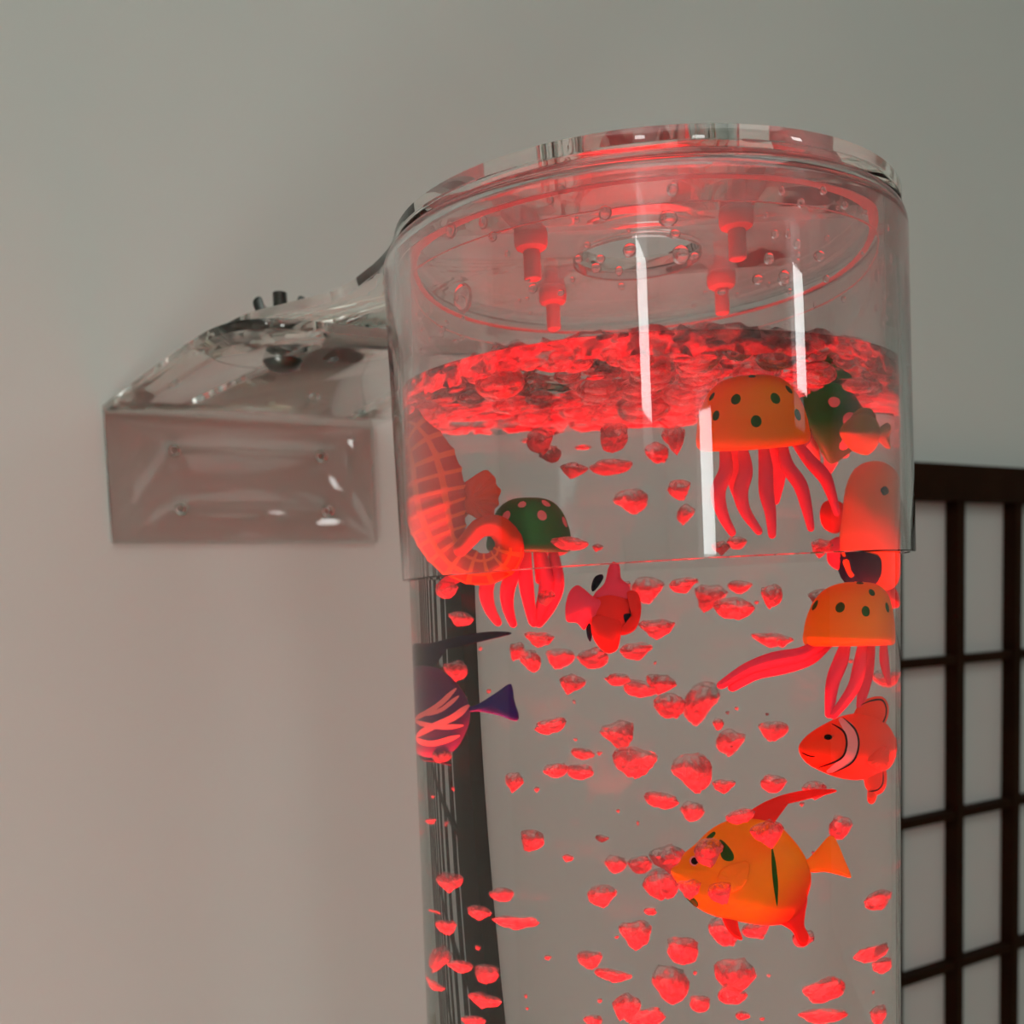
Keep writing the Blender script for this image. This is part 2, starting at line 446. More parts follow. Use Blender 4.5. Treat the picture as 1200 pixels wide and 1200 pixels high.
while z > zb + .12:
    wb(bm, a_first, a_hi - .055, .0145, .029, z - .0048, z + .0048); z -= row
link('lattice', bm, M['wood'], sh, smooth=False)

# ------------------------------------------------------------------ the bubble tube
tube = empty('bubble_tube', (TC.x, TC.y, 0), 'tall clear acrylic bubble tube filled with water and plastic sea creatures', 'bubble tube')
Z_TT = CZ + .1372
bm = bmesh.new()
# below the water line the wall's inner face is the water's own side
lathe(bm, [(R_WAT, .07), (R_TUB, .07), (R_TUB, Z_TT - .0008), (R_TUB - .0008, Z_TT), (R_TUB_IN + .0008, Z_TT), (R_TUB_IN, Z_TT - .0008), (R_TUB_IN, Z_WAT)], 160)
tw_ = sharp(link('tube_wall', bm, M['tube'], tube))
pl = max(tw_.data.polygons, key=lambda p: p.area)
if (pl.center.x * pl.normal.x + pl.center.y * pl.normal.y) * (1 if math.hypot(pl.center.x, pl.center.y) > .098 else -1) < 0: tw_.data.flip_normals()
bm = bmesh.new(); lathe(bm, [(0, 0), (.20, 0), (.205, .005), (.205, .06), (.20, .068), (R_TUB + .002, .07), (0, .07)], 96)
sharp(link('base', bm, M['base'], tube))
# water with a troubled surface
bm = bmesh.new()
NR, NA = 26, 160
def surf(x, y):
    v = Vector((x * 38, y * 38, 1.3)); v2 = Vector((x * 90, y * 90, 7.1))
    k = min(1, max(0, (R_WAT - math.hypot(x, y)) / .012))
    return Z_WAT + (.0030 * noise.noise(v) + .0022 * noise.noise(v2)) * k
rows = [[bm.verts.new((0, 0, surf(0, 0)))]]
for i in range(1, NR + 1):
    r = R_WAT * i / NR
    rows.append([bm.verts.new((r * math.cos(2 * math.pi * k / NA), r * math.sin(2 * math.pi * k / NA), surf(r * math.cos(2 * math.pi * k / NA), r * math.sin(2 * math.pi * k / NA)))) for k in range(NA)])
rows.append([bm.verts.new((R_WAT * math.cos(2 * math.pi * k / NA), R_WAT * math.sin(2 * math.pi * k / NA), CZ - .05)) for k in range(NA)])
rows.append([bm.verts.new((R_WAT * math.cos(2 * math.pi * k / NA), R_WAT * math.sin(2 * math.pi * k / NA), .075)) for k in range(NA)])
for k in range(NA):
    j = (k + 1) % NA
    bm.faces.new((rows[0][0], rows[1][k], rows[1][j]))
    for i in range(1, NR + 2):
        fc = bm.faces.new((rows[i][k], rows[i + 1][k], rows[i + 1][j], rows[i][j]))
        if i >= NR: fc.material_index = 1
bm.faces.new(rows[-1][::-1])
wat = sharp(link('water', bm, [M['water'], M['water_side']], None, (TC.x, TC.y, 0)), 60)
tag(wat, 'clear water standing in the acrylic tube with a churning surface', 'water', kind='stuff')

# ------------------------------------------------------------------ cap, arm, bracket (hang a touch askew)
SK = R(-1.3)
TILT = Matrix.Rotation(SK, 4, 'Y')
def tilted(o): o.rotation_euler = (0, SK, 0); return o
ZC0 = .0101
SX = .066 * math.sin(-SK)
cap = tilted(empty('tube_cap', (TC.x + SX, TC.y, CZ + ZC0), 'clear acrylic cap sleeve over the top of the bubble tube', 'cap'))
def arc(cx, cz, r, a0, a1, n): return [(cx + r * math.cos(R(a0 + (a1 - a0) * i / n)), cz + r * math.sin(R(a0 + (a1 - a0) * i / n))) for i in range(n + 1)]
H = .1420 - ZC0
prof = [(R_SLV_IN, .0004), (R_SLV_IN + .0004, 0), (R_SLV - .0004, 0), (R_SLV, .0004)] + arc(R_SLV - .0085, H - .0085, .0085, 0, 90, 8) + [(.0266, H), (.0262, H - .0004), (.0262, H - .0036), (.0266, H - .004)] + arc(R_SLV - .0085, H - .0085, .0047, 90, 0, 6)
prof = [(min(r, R_SLV), z) for r, z in prof]
bm = bmesh.new(); lathe(bm, prof, 160, closed=True)
sharp(link('sleeve', bm, M['cap'], cap), 30)
# added rings, two thin lips, standing in for light glowing in the tube's rim
bm = bmesh.new()
for r0, r1, zz, tk in ((R_TUB_IN - .0042, R_TUB_IN - .0010, .1332, .0003), (R_TUB_IN - .0018, R_TUB_IN - .0012, .1250, .0002)):
    lathe(bm, [(r0, zz - ZC0), (r1, zz - ZC0), (r1, zz - ZC0 + tk), (r0, zz - ZC0 + tk)], 128, closed=True)
sharp(link('rim_glow_ring', bm, M['rim_glow_white'], cap))

def curve_plate(name, outline, holes, thick, m, parent, bevel=.0004):
    cu = bpy.data.curves.new(name, 'CURVE'); cu.dimensions = '2D'; cu.fill_mode = 'BOTH'
    for loop in [outline] + holes:
        s = cu.splines.new('POLY'); s.points.add(len(loop) - 1); s.use_cyclic_u = True
        for p, q in zip(s.points, loop): p.co = (q[0], q[1], 0, 1)
    cu.extrude = thick / 2 - bevel; cu.bevel_depth = bevel; cu.bevel_resolution = 1
    to = bpy.data.objects.new('tmp', cu); col.objects.link(to)
    bpy.context.view_layer.update()
    me = bpy.data.meshes.new_from_object(to.evaluated_get(bpy.context.evaluated_depsgraph_get()))
    bpy.data.objects.remove(to); bpy.data.curves.remove(cu)
    bm = bmesh.new(); bm.from_mesh(me); bpy.data.meshes.remove(me)
    bmesh.ops.remove_doubles(bm, verts=bm.verts, dist=1e-6)
    bmesh.ops.dissolve_degenerate(bm, edges=bm.edges, dist=1e-7)
    for f in bm.faces: f.material_index = 0
    return sharp(link(name, bm, m, parent), 30)
def circ(c, r, n): return [(c[0] + r * math.cos(2 * math.pi * i / n), c[1] + r * math.sin(2 * math.pi * i / n)) for i in range(n)]
def slot(p, q, w, n=8):
    a = math.atan2(q[1] - p[1], q[0] - p[0]); o = []
    for c, s in ((q, -90), (p, 90)):
        for i in range(n + 1):
            th = a + R(s + 180 * i / n); o.append((c[0] + w * math.cos(th), c[1] + w * math.sin(th)))
    return o
def AD(p):           # wall coordinates -> world xy
    v = W(p[0], p[1], 0); return (v.x, v.y)
# arm plate: a disc over the cap that runs out in a neck to the bracket
tca = ((TC - W0).dot(WA), (TC - W0).dot(WN))
left = [(.060, .168), (.040, .171), (.0265, .185), (.0225, .212), (.0280, .246), (.0400, .270), (.0545, .300), (.0560, .338)]
left = crom(left, 6)
th0 = math.atan2(left[-1][1] - tca[1], left[-1][0] - tca[0]) % (2 * math.pi)
RA = math.hypot(left[-1][0] - tca[0], left[-1][1] - tca[1])
disc = []
a_end = R(-38); th1 = a_end % (2 * math.pi)
n = 110
sweep_ang = (th0 - th1) % (2 * math.pi)
for i in range(1, n + 1):
    th = th0 - sweep_ang * i / n; r = .1015 + (RA - .1015) * max(0, 1 - i / 8) ** 2
    disc.append((tca[0] + r * math.cos(th), tca[1] + r * math.sin(th)))
right = crom([disc[-1], (.200, .292), (.165, .262), (.128, .232), (.102, .195), (.082, .172), (.066, .168)], 6)[1:]
arm_outline = [AD(p) for p in left + disc + right]
arm = empty('support_arm', (TC.x, TC.y, CZ + .1452), 'clear acrylic arm plate with a round end lying on the tube cap', 'support arm')
arm.rotation_euler = (0, SK * .75, 0)
sh2 = lambda loop: [(p[0] - TC.x, p[1] - TC.y) for p in loop]
bolt_ad = (.0625, .195)
curve_plate('plate', sh2(arm_outline), [sh2([AD(p) for p in circ(tca, .0262, 64)]), sh2([AD(p) for p in slot((.0620, .190), (.0632, .200), .0042)])], .005, M['acrylic'], arm)
# wall bracket: shelf with two slots over a screwed back plate
ZS = .1372
br = empty('wall_bracket', W(.0986, 0, CZ + ZS - .09), 'clear acrylic angle bracket screwed to the pale back wall', 'wall bracket')
bo = Vector(br.location)
lo = crom([(0, .0005), (.005, .11), (.011, .20), (.016, .235), (.027, .254), (.046, .262), (.070, .2625)], 7)
so_ = lo + [(.0986 * 2 - p[0], p[1]) for p in reversed(lo)]
shelf = curve_plate('shelf', [(AD(p)[0] - bo.x, AD(p)[1] - bo.y) for p in so_], [[(AD(p)[0] - bo.x, AD(p)[1] - bo.y) for p in sl] for sl in (slot((.045, .05), (.0665, .232), .0042), slot((.166, .04), (.150, .232), .0042))], .005, M['acrylic'], br)
shelf.location = (0, 0, CZ + ZS - bo.z)
# back plate, upright
bp_h = .0885
hol = [(.045, .024), (.047, .065), (.154, .024), (.157, .065)]
back = curve_plate('back_plate', [(-.0986, -bp_h), (.0986, -bp_h), (.0986, 0), (-.0986, 0)], [circ((x - .0986, -y), .0032, 20) for x, y in hol], .005, M['acrylic'], br)
back.matrix_local = Matrix.Translation((WN.x * .003, WN.y * .003, CZ + ZS - .0026 - bo.z)) @ Matrix(((WA.x, 0, WN.x, 0), (WA.y, 0, WN.y, 0), (0, 1, 0, 0), (0, 0, 0, 1)))
for i, (x, y) in enumerate(hol):
    p = W(x, .006, CZ + ZS - .0026 - y)
    bm = bmesh.new()
    f = lambda q: AX[0] * q[0] + AX[2] * q[1] + AX[1] * q[2]
    lathe(bm, [(0, -.0055), (.0026, -.0055), (.0026, .0004), (.0046, .0006), (.0044, .0016), (.002, .0022), (0, .0022)], 20, f)
    s = link('screw', bm, M['acrylic'], None, p)
    tag(s, ['clear screw in the upper corner of the back plate farther from the tube', 'clear screw in the lower corner of the back plate farther from the tube', 'clear screw in the upper corner of the back plate nearer the tube', 'clear screw in the lower corner of the back plate nearer the tube'][i], 'screw', 'bracket screws')
# clamping bolt and wing nut
bx, by = AD(bolt_ad)
bolt = empty('carriage_bolt', (bx, by, CZ + .1408), 'dark steel bolt hanging through the slots of the clear bracket', 'bolt')
bm = bmesh.new(); lathe(bm, [(0, -.0125), (.004, -.0120), (.008, -.0103), (.0108, -.0070), (.0112, -.0058), (.0105, -.0052), (.0035, -.0050), (0, -.0050)], 36)
sharp(link('head', bm, M['steel'], bolt))
bm = bmesh.new(); add_box(bm, (0, 0, -.0025), (.0068, .0068, .005)); link('square_neck', bm, M['zinc'], bolt, smooth=False)
bm = bmesh.new()
pr = [(0, 0)]
zz = 0
while zz < .0302: pr += [(.0034, zz), (.0034, zz + .0003), (.0040, zz + .0007), (.0040, zz + .0009)]; zz += .00125
pr += [(.0033, zz), (0, zz + .0006)]
lathe(bm, pr, 24); link('thread', bm, M['steel'], bolt)
wn = empty('wing_nut', (bx, by, CZ + .1562), 'dark steel wing nut at the top of the bracket bolt', 'wing nut')
bm = bmesh.new(); lathe(bm, [(.0041, -.003), (.0066, -.003), (.0062, .003), (.0052, .006), (.0041, .006)], 28, closed=True); sharp(link('collar', bm, M['steel'], wn))
for sgn in (-1, 1):
    bm = bmesh.new(); Pillow([(sgn * 5, 1), (sgn * 9, 2), (sgn * 13, 5), (sgn * 15, 10), (sgn * 13.5, 13), (sgn * 10.5, 13.5), (sgn * 8.5, 9), (sgn * 5.2, 5)], 1.6, power=.35).build(bm, lambda p: Vector((p[0] * .001 * math.cos(.05) - p[2] * .001 * math.sin(.05), p[0] * .001 * math.sin(.05) + p[2] * .001, p[1] * .001)))
    link('wing', bm, M['steel'], wn)

# four nylon bolts under the cap
for i, (x, y) in enumerate(((-.0385, -.037), (.0385, -.037), (-.0385, .037), (.0385, .037))):
    yaw = R(-8); X = x * math.cos(yaw) - y * math.sin(yaw); Y = x * math.sin(yaw) + y * math.cos(yaw)
    t = tilted(empty('nylon_bolt', Vector((TC.x, TC.y, CZ + ZC0)) + TILT.to_3x3() @ Vector((X, Y, H - .004)), ['near white nylon bolt under the cap, left of the round hole', 'near white nylon bolt under the cap, right of the round hole', 'far white nylon bolt under the cap, left of the round hole', 'far white nylon bolt under the cap, right of the round hole'][i], 'bolt', 'nylon bolts under the cap'))
    t.location.z += .009
    bm = bmesh.new(); lathe(bm, [(.0028, -.0002), (.0062, -.0002), (.0064, -.004), (.0064, -.011), (.0058, -.0125), (.004, -.0135), (.0028, -.0135)], 24, closed=True); sharp(link('nut', bm, M['nylon'], t))
    bm = bmesh.new(); pr = [(0, -.0245), (.0024, -.0245)]
    for k in range(9): pr += [(.0034, -.0238 + k * .0012), (.0030, -.0232 + k * .0012)]
    lathe(bm, pr + [(.0026, -.010), (.0026, -.001), (0, -.001)], 20); link('shank', bm, M['nylon'], t)

# ------------------------------------------------------------------ plastic creatures
def put(name, px, py, s, label, cat, group=None, **kw):
    f = Frame(px, py, s, **kw)
    return empty(name, f.o, label, cat, group), f
def mesh_part(name, root, m, fn, smooth=True):
    bm = bmesh.new(); fn(bm); return link(name, bm, m, root, smooth=smooth)
def jelly(px, py, s, rw, hh, label, dome_m, spot_m, tent, spots, tilt=0, lean=0, name='toy_jellyfish', refx=None, k=None, tm='pink', tw=8):
    root, f = put(name, px, py, s, label, 'toy jellyfish', 'plastic jellyfish in the tube', refx=refx, k=k)
    ct, st, cl, sl = math.cos(R(tilt)), math.sin(R(tilt)), math.cos(R(lean)), math.sin(R(lean))
    def g(p):       # p: u, v(up), w -> lean towards viewer, then tilt
        u, v, w = p; v, w = v * cl - w * sl, v * sl + w * cl
        u, v = u * ct - v * st, u * st + v * ct
        return f((u, v, w))
    P = crom([(0, .03), (.45, -.02), (.80, -.10), (.96, -.07), (1.0, .03), (.985, .16), (.93, .40), (.80, .68), (.60, .88), (.33, .98), (0, 1.0)], 4)
    prof = [(max(0, r) * rw, v * hh) for r, v in P]; prof[0] = (0, prof[0][1]); prof[-1] = (0, prof[-1][1])
    bm = bmesh.new()
    lathe(bm, prof, 56, lambda p: g((p[0], p[2], p[1])))
    upper = prof[16:]
    def onsurf(az, v, lift):
        for (r0, v0), (r1, v1) in zip(upper, upper[1:]):
            if v0 <= v <= v1 or (v >= v1 and (r1, v1) == upper[-1]):
                q = min(1, (v - v0) / max(v1 - v0, 1e-6)); r = r0 + (r1 - r0) * q; nl = math.hypot(r1 - r0, v1 - v0)
                nr, nv = (v1 - v0) / nl, -(r1 - r0) / nl
                r += nr * lift; v += nv * lift
                return (r * math.sin(az), v, -r * math.cos(az))
        return (upper[0][0] * math.sin(az), v, -upper[0][0] * math.cos(az))
    for az, v, sz in spots:
        az = R(az); v *= hh; c = None
        r_here = next((r0 for (r0, v0), (r1, v1) in zip(upper, upper[1:]) if v0 <= v <= v1), 10)
        slope = max(.25, math.sqrt(max(0, 1 - (v / hh) ** 4)))
        rings = [[bm.verts.new(g(onsurf(az, v, .7)))]]
        for kk in (.5, 1):
            rings.append([bm.verts.new(g(onsurf(az + sz * kk * math.cos(q * math.pi / 8) / max(r_here, 6), min(hh * .995, v + sz * 1.05 * kk * slope * math.sin(q * math.pi / 8)), .7 if kk < 1 else .3))) for q in range(16)])
        for q in range(16):
            j = (q + 1) % 16
            a = bm.faces.new((rings[0][0], rings[1][q], rings[1][j])); a.material_index = 1
            a = bm.faces.new((rings[1][q], rings[2][q], rings[2][j], rings[1][j])); a.material_index = 1
    link('bell', bm, [dome_m, spot_m], root)
    for path in tent:
        bm = bmesh.new(); n = len(path)
        pp = []
        for i, p in enumerate(path):
            x, y = p[0], p[1]; w = p[2] if len(p) > 2 else 0
            q = i / (n - 1); r = tw * (.72 + .45 * math.sin(math.pi * min(1, q * 1.1)) - .12 * q)
            pp.append((x - px, py - y, w, r))
        sweep(bm, pp, f, 12, .55, 6)
        link('tentacle', bm, M[tm], root)
    return root

jelly(883, 516, .030, 67, 76, 'orange jellyfish with green spots floating high under the cap', M['orange'], M['spotgreen'],
      [[(848, 520, -20), (850, 550, -20), (841, 575, -20), (846, 602, -18), (857, 624, -14)],
       [(868, 522, -28), (873, 550, -28), (867, 575, -28), (872, 598, -26), (888, 622, -24)],
       [(893, 520, -30), (896, 545, -30), (897, 575, -30), (902, 600, -30), (904, 626, -28)],
       [(916, 520, -26), (922, 545, -26), (938, 568, -24), (946, 595, -22), (951, 618, -20)],
       [(932, 518, -14), (950, 540, -14), (968, 558, -12), (977, 578, -10), (984, 600, -8)],
       [(862, 518, 22), (858, 550, 24), (866, 590, 24)], [(905, 518, 24), (912, 548, 26), (908, 588, 26)]],
      [(-44, .44, 5.5), (-20, .66, 6.2), (3, .32, 6.5), (30, .63, 6.5), (58, .36, 6.5), (-62, .72, 5), (62, .74, 5.5), (5, .975, 5), (100, .5, 6), (-100, .5, 6), (180, .5, 6), (140, .7, 6), (-140, .7, 6)], tilt=4, lean=-3)
jelly(1006, 750, .034, 60, 68, 'orange jellyfish with green spots against the right wall of the tube', M['orange'], M['spotgreen'],
      [[(968, 750, -16), (945, 766, -14), (915, 773, -12), (888, 784, -10), (862, 803, -8)],
       [(972, 754, -10), (952, 771, -8), (925, 781, -6), (897, 790, -4), (874, 806, -2)],
       [(992, 752, -24), (985, 775, -26), (976, 800, -26), (972, 836, -24)],
       [(1012, 752, -24), (1008, 780, -26), (1000, 806, -26), (977, 837, -26)],
       [(1022, 752, 6), (1016, 790, 6), (1008, 828, 6)],
       [(1042, 750, -10), (1044, 775, -10), (1052, 800, -8)]],
      [(-24, .55, 6), (12, .48, 6), (8, .97, 5), (28, .80, 5), (60, .55, 6), (-70, .6, 6), (110, .5, 6), (180, .5, 6), (-130, .6, 6)], tilt=1, refx=1000)
jelly(620, 640, .085, 50, 58, 'dark green jellyfish with pale dots behind the seahorse tail', M['green'], M['palepink'],
      [[(560, 655, 0), (545, 668, 0), (530, 678, 0), (513, 688, 0)],
       [(582, 645, -12), (573, 675, -12), (569, 695, -12), (574, 715, -12), (583, 730, -12)],
       [(600, 645, -16), (600, 672, -16), (594, 692, -16), (595, 712, -16), (601, 731, -16)],
       [(617, 645, -18), (616, 675, -18), (619, 700, -18), (624, 728, -18)],
       [(648, 645, -8), (652, 670, -8), (652, 690, -8), (644, 712, -8), (632, 731, -8)],
       [(634, 645, -14), (640, 672, -14), (640, 692, -14), (634, 712, -14), (626, 730, -14)],
       [(630, 645, 10), (632, 680, 10)]],
      [(-40, .62, 6), (-14, .84, 5), (22, .62, 6), (40, .86, 5.5), (70, .5, 6), (-80, .5, 6), (120, .6, 6), (180, .6, 6), (-130, .6, 6)], tw=8)
jelly(955, 500, .11, 48, 60, 'dark green jellyfish lying tilted behind the high orange jellyfish', M['green'], M['palepink'],
      [[(955, 500, 8), (968, 515, 10), (975, 535, 10), (968, 555, 8)], [(945, 505, 8), (952, 525, 8), (958, 545, 8)], [(970, 495, 6), (985, 510, 6), (990, 530, 6)]],
      [(-20, .6, 7), (20, .7, 9), (50, .4, 9), (-60, .4, 6), (150, .5, 7)], tilt=-60, tm='palepink', tw=9)

# seahorse, its tail rolled up
sea, f = put('toy_seahorse', 525, 590, .052, 'orange ridged seahorse with curled tail against the left wall of the tube', 'toy seahorse', refx=540)
L_ = lambda x, y, w=0: (x - 525, 590 - y, w)
NSEG = 28
bodyp = [(462, 500, 8, 20), (478, 512, 4, 30), (490, 535, 0, 41), (497, 562, 0, 46), (503, 590, 0, 44), (512, 615, 0, 36), (522, 638, -2, 28), (540, 659, -6, 22), (566, 667, -10, 19), (589, 656, -14, 17.5), (595, 634, -18, 16), (582, 616, -20, 14), (564, 617, -22, 12), (551, 630, -24, 10.5), (541, 642, -26, 9.5)]
bm = bmesh.new()
pth = [L_(x, y, w) + (r,) for x, y, w, r in bodyp]
rg = lambda i, k, n: 1 + (.055 if i % 4 == 0 else 0) * (1 if i < 62 else .4) + (.05 if k % 4 == 0 else 0) * (1 if i < 52 else .2)
rows = sweep(bm, pth, f, NSEG, .72, 6, ridge=rg)
bm.faces.ensure_lookup_table()
for fi, fc in enumerate(bm.faces):
    i, k = divmod(fi, NSEG)
    if i < 62 and (i % 4 in (0, 3) and i % 4 == 0 or k % 4 == 0): fc.material_index = 1
# row of small thorns down the back
link('body', bm, [M['redorange'], M['ridge']], sea)
mesh_part('dorsal_fin', sea, M['finorange'], lambda bm: Pillow([(4, 13), (22, 27), (42, 40), (50, 35), (54, 30), (55, 23), (60, 16), (57, 7), (58, 0), (53, -6), (52, -14), (45, -17), (41, -22), (24, -11), (4, -4)], 4, c=(26, 6), wave=lambda t, k: 1.6 * k * math.sin(t * 2 * math.pi * 9)).build(bm, f))
def thorns(bm):
    for x, y in ((508, 520), (519, 534), (527, 550), (534, 566), (541, 584), (545, 603), (546, 622)):
        lathe(bm, [(0, -4), (4.5, -3), (2.5, 2), (0, 6)], 8, lambda p, x=x, y=y: f((x - 525 + p[2] * .9, 590 - y + p[2] * .4 + p[0], p[1])))
mesh_part('thorns', sea, M['redorange'], thorns)
mesh_part('head', sea, M['redorange'], lambda bm: sweep(bm, [L_(470, 502, 8) + (21,), L_(476, 488, 16) + (23,), L_(480, 488, 38) + (15,), L_(484, 496, 62) + (9,), L_(486, 499, 76) + (10,)], f, 16, .8))

# tall-finned reef fish, used twice
def reef_fish(px, py, s, label, body_m, fin_m, tail_m, marks, T=22, body=None, dorsal=None, tail=None, anal=None, pelvic=None, pect=None, eye=None, refx=None, k=None, pect_m=None, eyelid=True):
    root, f = put('toy_reef_fish', px, py, s, label, 'toy fish', 'plastic reef fish in the tube', refx=refx, k=k)
    lc = lambda pts: [(x - px, py - y) for x, y in pts]
    bm = bmesh.new(); B = Pillow(lc(body), T); B.build(bm, f)
    for kind, pts, arg, mi in marks:
        if kind == 'blob': B.blob(bm, f, lc(pts), mi)
        else: B.stripe(bm, f, lc(pts), arg, mi)
    link('body', bm, body_m, root)
    for nm, o, m, th in (('dorsal_fin', dorsal, fin_m, 5), ('tail_fin', tail, tail_m, 3.5), ('anal_fin', anal, fin_m, 4), ('pelvic_fin', pelvic, fin_m, 3)):
        if o: mesh_part(nm, root, m, lambda bm: Pillow(lc(o), th, power=.4).build(bm, f))
    if pect:
        o = lc(pect); c = centroid(o); d = B.h(min(1, B.frac(*c)))
        for sd in (-1, 1): mesh_part('pectoral_fin', root, pect_m or fin_m, lambda bm: Pillow(o, 2.5, power=.4, off=sd * (d + 2.0), wave=lambda t, k: .5 * math.sin(t * 60) * k).build(bm, f))
    if eye:
        x, y, r = eye; u, v = x - px, py - y; d = B.h(min(1, B.frac(u, v)))
        for sd in (-1, 1):
            bm = bmesh.new()
            lathe(bm, [(0, -.5), (r * 1.45, -.4), (r * 1.4, 1.0), (r, 1.5), (r * .6, 2.2), (0, 2.5)], 20, lambda p: f((u + p[0], v + p[1], sd * (d + p[2]))), mis=[0, 0, 0, 1, 1])
            link('eye', bm, [M['palepink'] if eyelid else body_m[0], M['black']], root)
    return root, f
_f = Frame(880, 1020, .03)
ax = (_f.u.normalized() * .8 - _f.v.normalized() * .6)
g_or = gradient_paint('orange_to_red_paint', (.88, .40, .012, 1), (.75, .045, .02, 1), ax, .008, .024)
reef_fish(880, 1020, .030, 'big orange fish with green marks and a trailing dorsal fin in the lower tube', [g_or, M['spotgreen'], M['black']], M['red'], M['orange'],
    [('blob', [(843, 985), (850, 988), (859, 1000), (859, 1008), (851, 1009), (845, 1003)], 0, 1), ('blob', [(904.5, 992), (909, 1008), (912, 1030), (912.5, 1045), (911.5, 1062), (908, 1045), (905, 1020)], 0, 1),
     ('blob', [(828, 982), (836, 975), (839, 977), (834, 983)], 0, 1), ('blob', [(802, 1050), (812, 1052), (819, 1060), (815, 1063)], 0, 1)],
    body=[(787, 1022), (796, 1012), (803, 1000), (815, 990), (832, 973), (852, 962), (880, 958), (908, 964), (930, 984), (946, 1006), (953, 1028), (949, 1050), (940, 1070), (922, 1082), (895, 1084), (862, 1079), (836, 1073), (815, 1062), (800, 1043)],
    dorsal=[(858, 966), (876, 952), (895, 940), (918, 931), (945, 926), (970, 925.5), (983, 926), (983, 929), (965, 929), (942, 929.5), (922, 933), (908, 942), (903, 955), (906, 966), (885, 975)],
    tail=[(938, 1012), (950, 1006), (962, 994), (974, 982), (982, 982), (990, 994), (998, 1010), (1007, 1026), (1006, 1031), (990, 1027), (972, 1023), (955, 1023), (940, 1020)],
    anal=[(905, 1078), (935, 1050), (948, 1052), (946, 1070), (945, 1085), (951, 1098), (947, 1108), (939, 1107), (930, 1092), (918, 1084)],
    pelvic=[(846, 1072), (862, 1074), (866, 1088), (870, 1100), (864, 1100), (854, 1092)], pect=[(850, 1016), (876, 1010), (876, 1030), (866, 1042), (852, 1046), (840, 1040), (842, 1026)], eye=(814.5, 1009.5, 4.2), pect_m=M['orange'], T=20)
reef_fish(500, 834, .055, 'purple fish with pink stripes and a trailing dorsal fin by the left tube wall', [M['purple'], M['palepink']], M['navy'], M['blue'],
    [('st', [(470, 845), (495, 836), (515, 824), (532, 806)], 6, 1), ('st', [(490, 838), (515, 832), (535, 815)], 5, 1), ('st', [(470, 868), (505, 852), (530, 840), (545, 826)], 8, 1), ('st', [(470, 846), (500, 850), (520, 852), (540, 850)], 6, 1), ('st', [(472, 868), (505, 872), (536, 862)], 7, 1)],
    body=[(438, 838), (446, 815), (462, 790), (486, 778), (510, 780), (528, 795), (541, 815), (546, 836), (542, 858), (530, 880), (508, 890), (480, 886), (458, 870)],
    dorsal=[(470, 790), (474, 765), (482, 752), (505, 751), (530, 745), (560, 741), (584, 742.5), (584, 746), (562, 745.5), (535, 749), (515, 757), (504, 767), (506, 785), (490, 790)],
    tail=[(540, 829), (552, 826), (570, 814), (585, 803), (589, 808), (591, 822), (596, 840), (592, 846), (575, 839), (555, 834), (541, 834)],
    anal=[(485, 880), (515, 880), (524, 892), (528, 898), (510, 895), (490, 893)], eye=(458, 824, 4), refx=520)
# clownfish by the right wall
clf, f = put('toy_clownfish', 1000, 876, .036, 'red orange clownfish with one white band against the right wall of the tube', 'toy fish', refx=994)
lc = lambda pts: [(x - 1000, 876 - y) for x, y in pts]
bm = bmesh.new()
B = Pillow(lc([(940, 879), (944, 868), (955, 857), (972, 846), (990, 838), (1010, 836), (1035, 842), (1060, 858), (1075, 876), (1062, 896), (1035, 908), (1010, 914), (985, 912), (962, 903), (947, 893)]), 22); B.build(bm, f)
B.stripe(bm, f, lc([(984, 842), (996, 856), (1000, 874), (992, 891), (970, 905)]), 13, 1)
B.stripe(bm, f, lc([(975, 848), (989, 858), (992, 874), (985, 889), (960, 900)]), 2.4, 2, lift=.9)
B.stripe(bm, f, lc([(988, 841), (1003, 856), (1007, 874), (999, 893), (976, 906)]), 2.4, 2, lift=.9)
B.stripe(bm, f, lc([(942, 882), (950, 886), (957, 887)]), 1.6, 2, lift=.8)
link('body', bm, [M['clown'], M['white'], M['black']], clf)
fin = Pillow(lc([(1000, 842), (1008, 824), (1022, 817), (1038, 816), (1049, 824), (1051, 836), (1045, 848), (1036, 858), (1034, 872), (1015, 862)]), 6, power=.4)
def fb(bm): fin.build(bm, f); fin.stripe(bm, f, lc([(1007, 827), (1022, 821), (1038, 820), (1046, 828), (1046, 838), (1040, 848), (1034, 858), (1033, 868)]), 2.2, 1)
mesh_part('dorsal_fin', clf, [M['clown'], M['black']], fb)
fin2 = Pillow(lc([(1002, 900), (1012, 912), (1016, 924), (1026, 932), (1040, 930), (1048, 920), (1047, 904), (1030, 895)]), 6, power=.4)
def fb2(bm): fin2.build(bm, f); fin2.stripe(bm, f, lc([(1020, 928), (1034, 926), (1042, 918), (1042, 904)]), 2.2, 1)
mesh_part('anal_fin', clf, [M['clown'], M['black']], fb2)
mesh_part('pelvic_fin', clf, M['clown'], lambda bm: Pillow(lc([(1020, 920), (1032, 926), (1030, 938), (1024, 943), (1018, 938)]), 4).build(bm, f))
mesh_part('pectoral_fin', clf, M['clown'], lambda bm: Pillow(lc([(1018, 892), (1032, 880), (1046, 874), (1056, 880), (1056, 896), (1044, 902), (1030, 900)]), 3.5, off=-21, wave=lambda t, k: 1.0 * k * math.sin(t * 2 * math.pi * 14)).build(bm, f))
mesh_part('tail_fin', clf, M['clown'], lambda bm: Pillow(lc([(1058, 876), (1066, 866), (1072, 866), (1071, 878), (1072, 888), (1065, 887)]), 4).build(bm, f))
bm = bmesh.new(); u, v = -29, 12; d = B.h(B.frac(u, v))
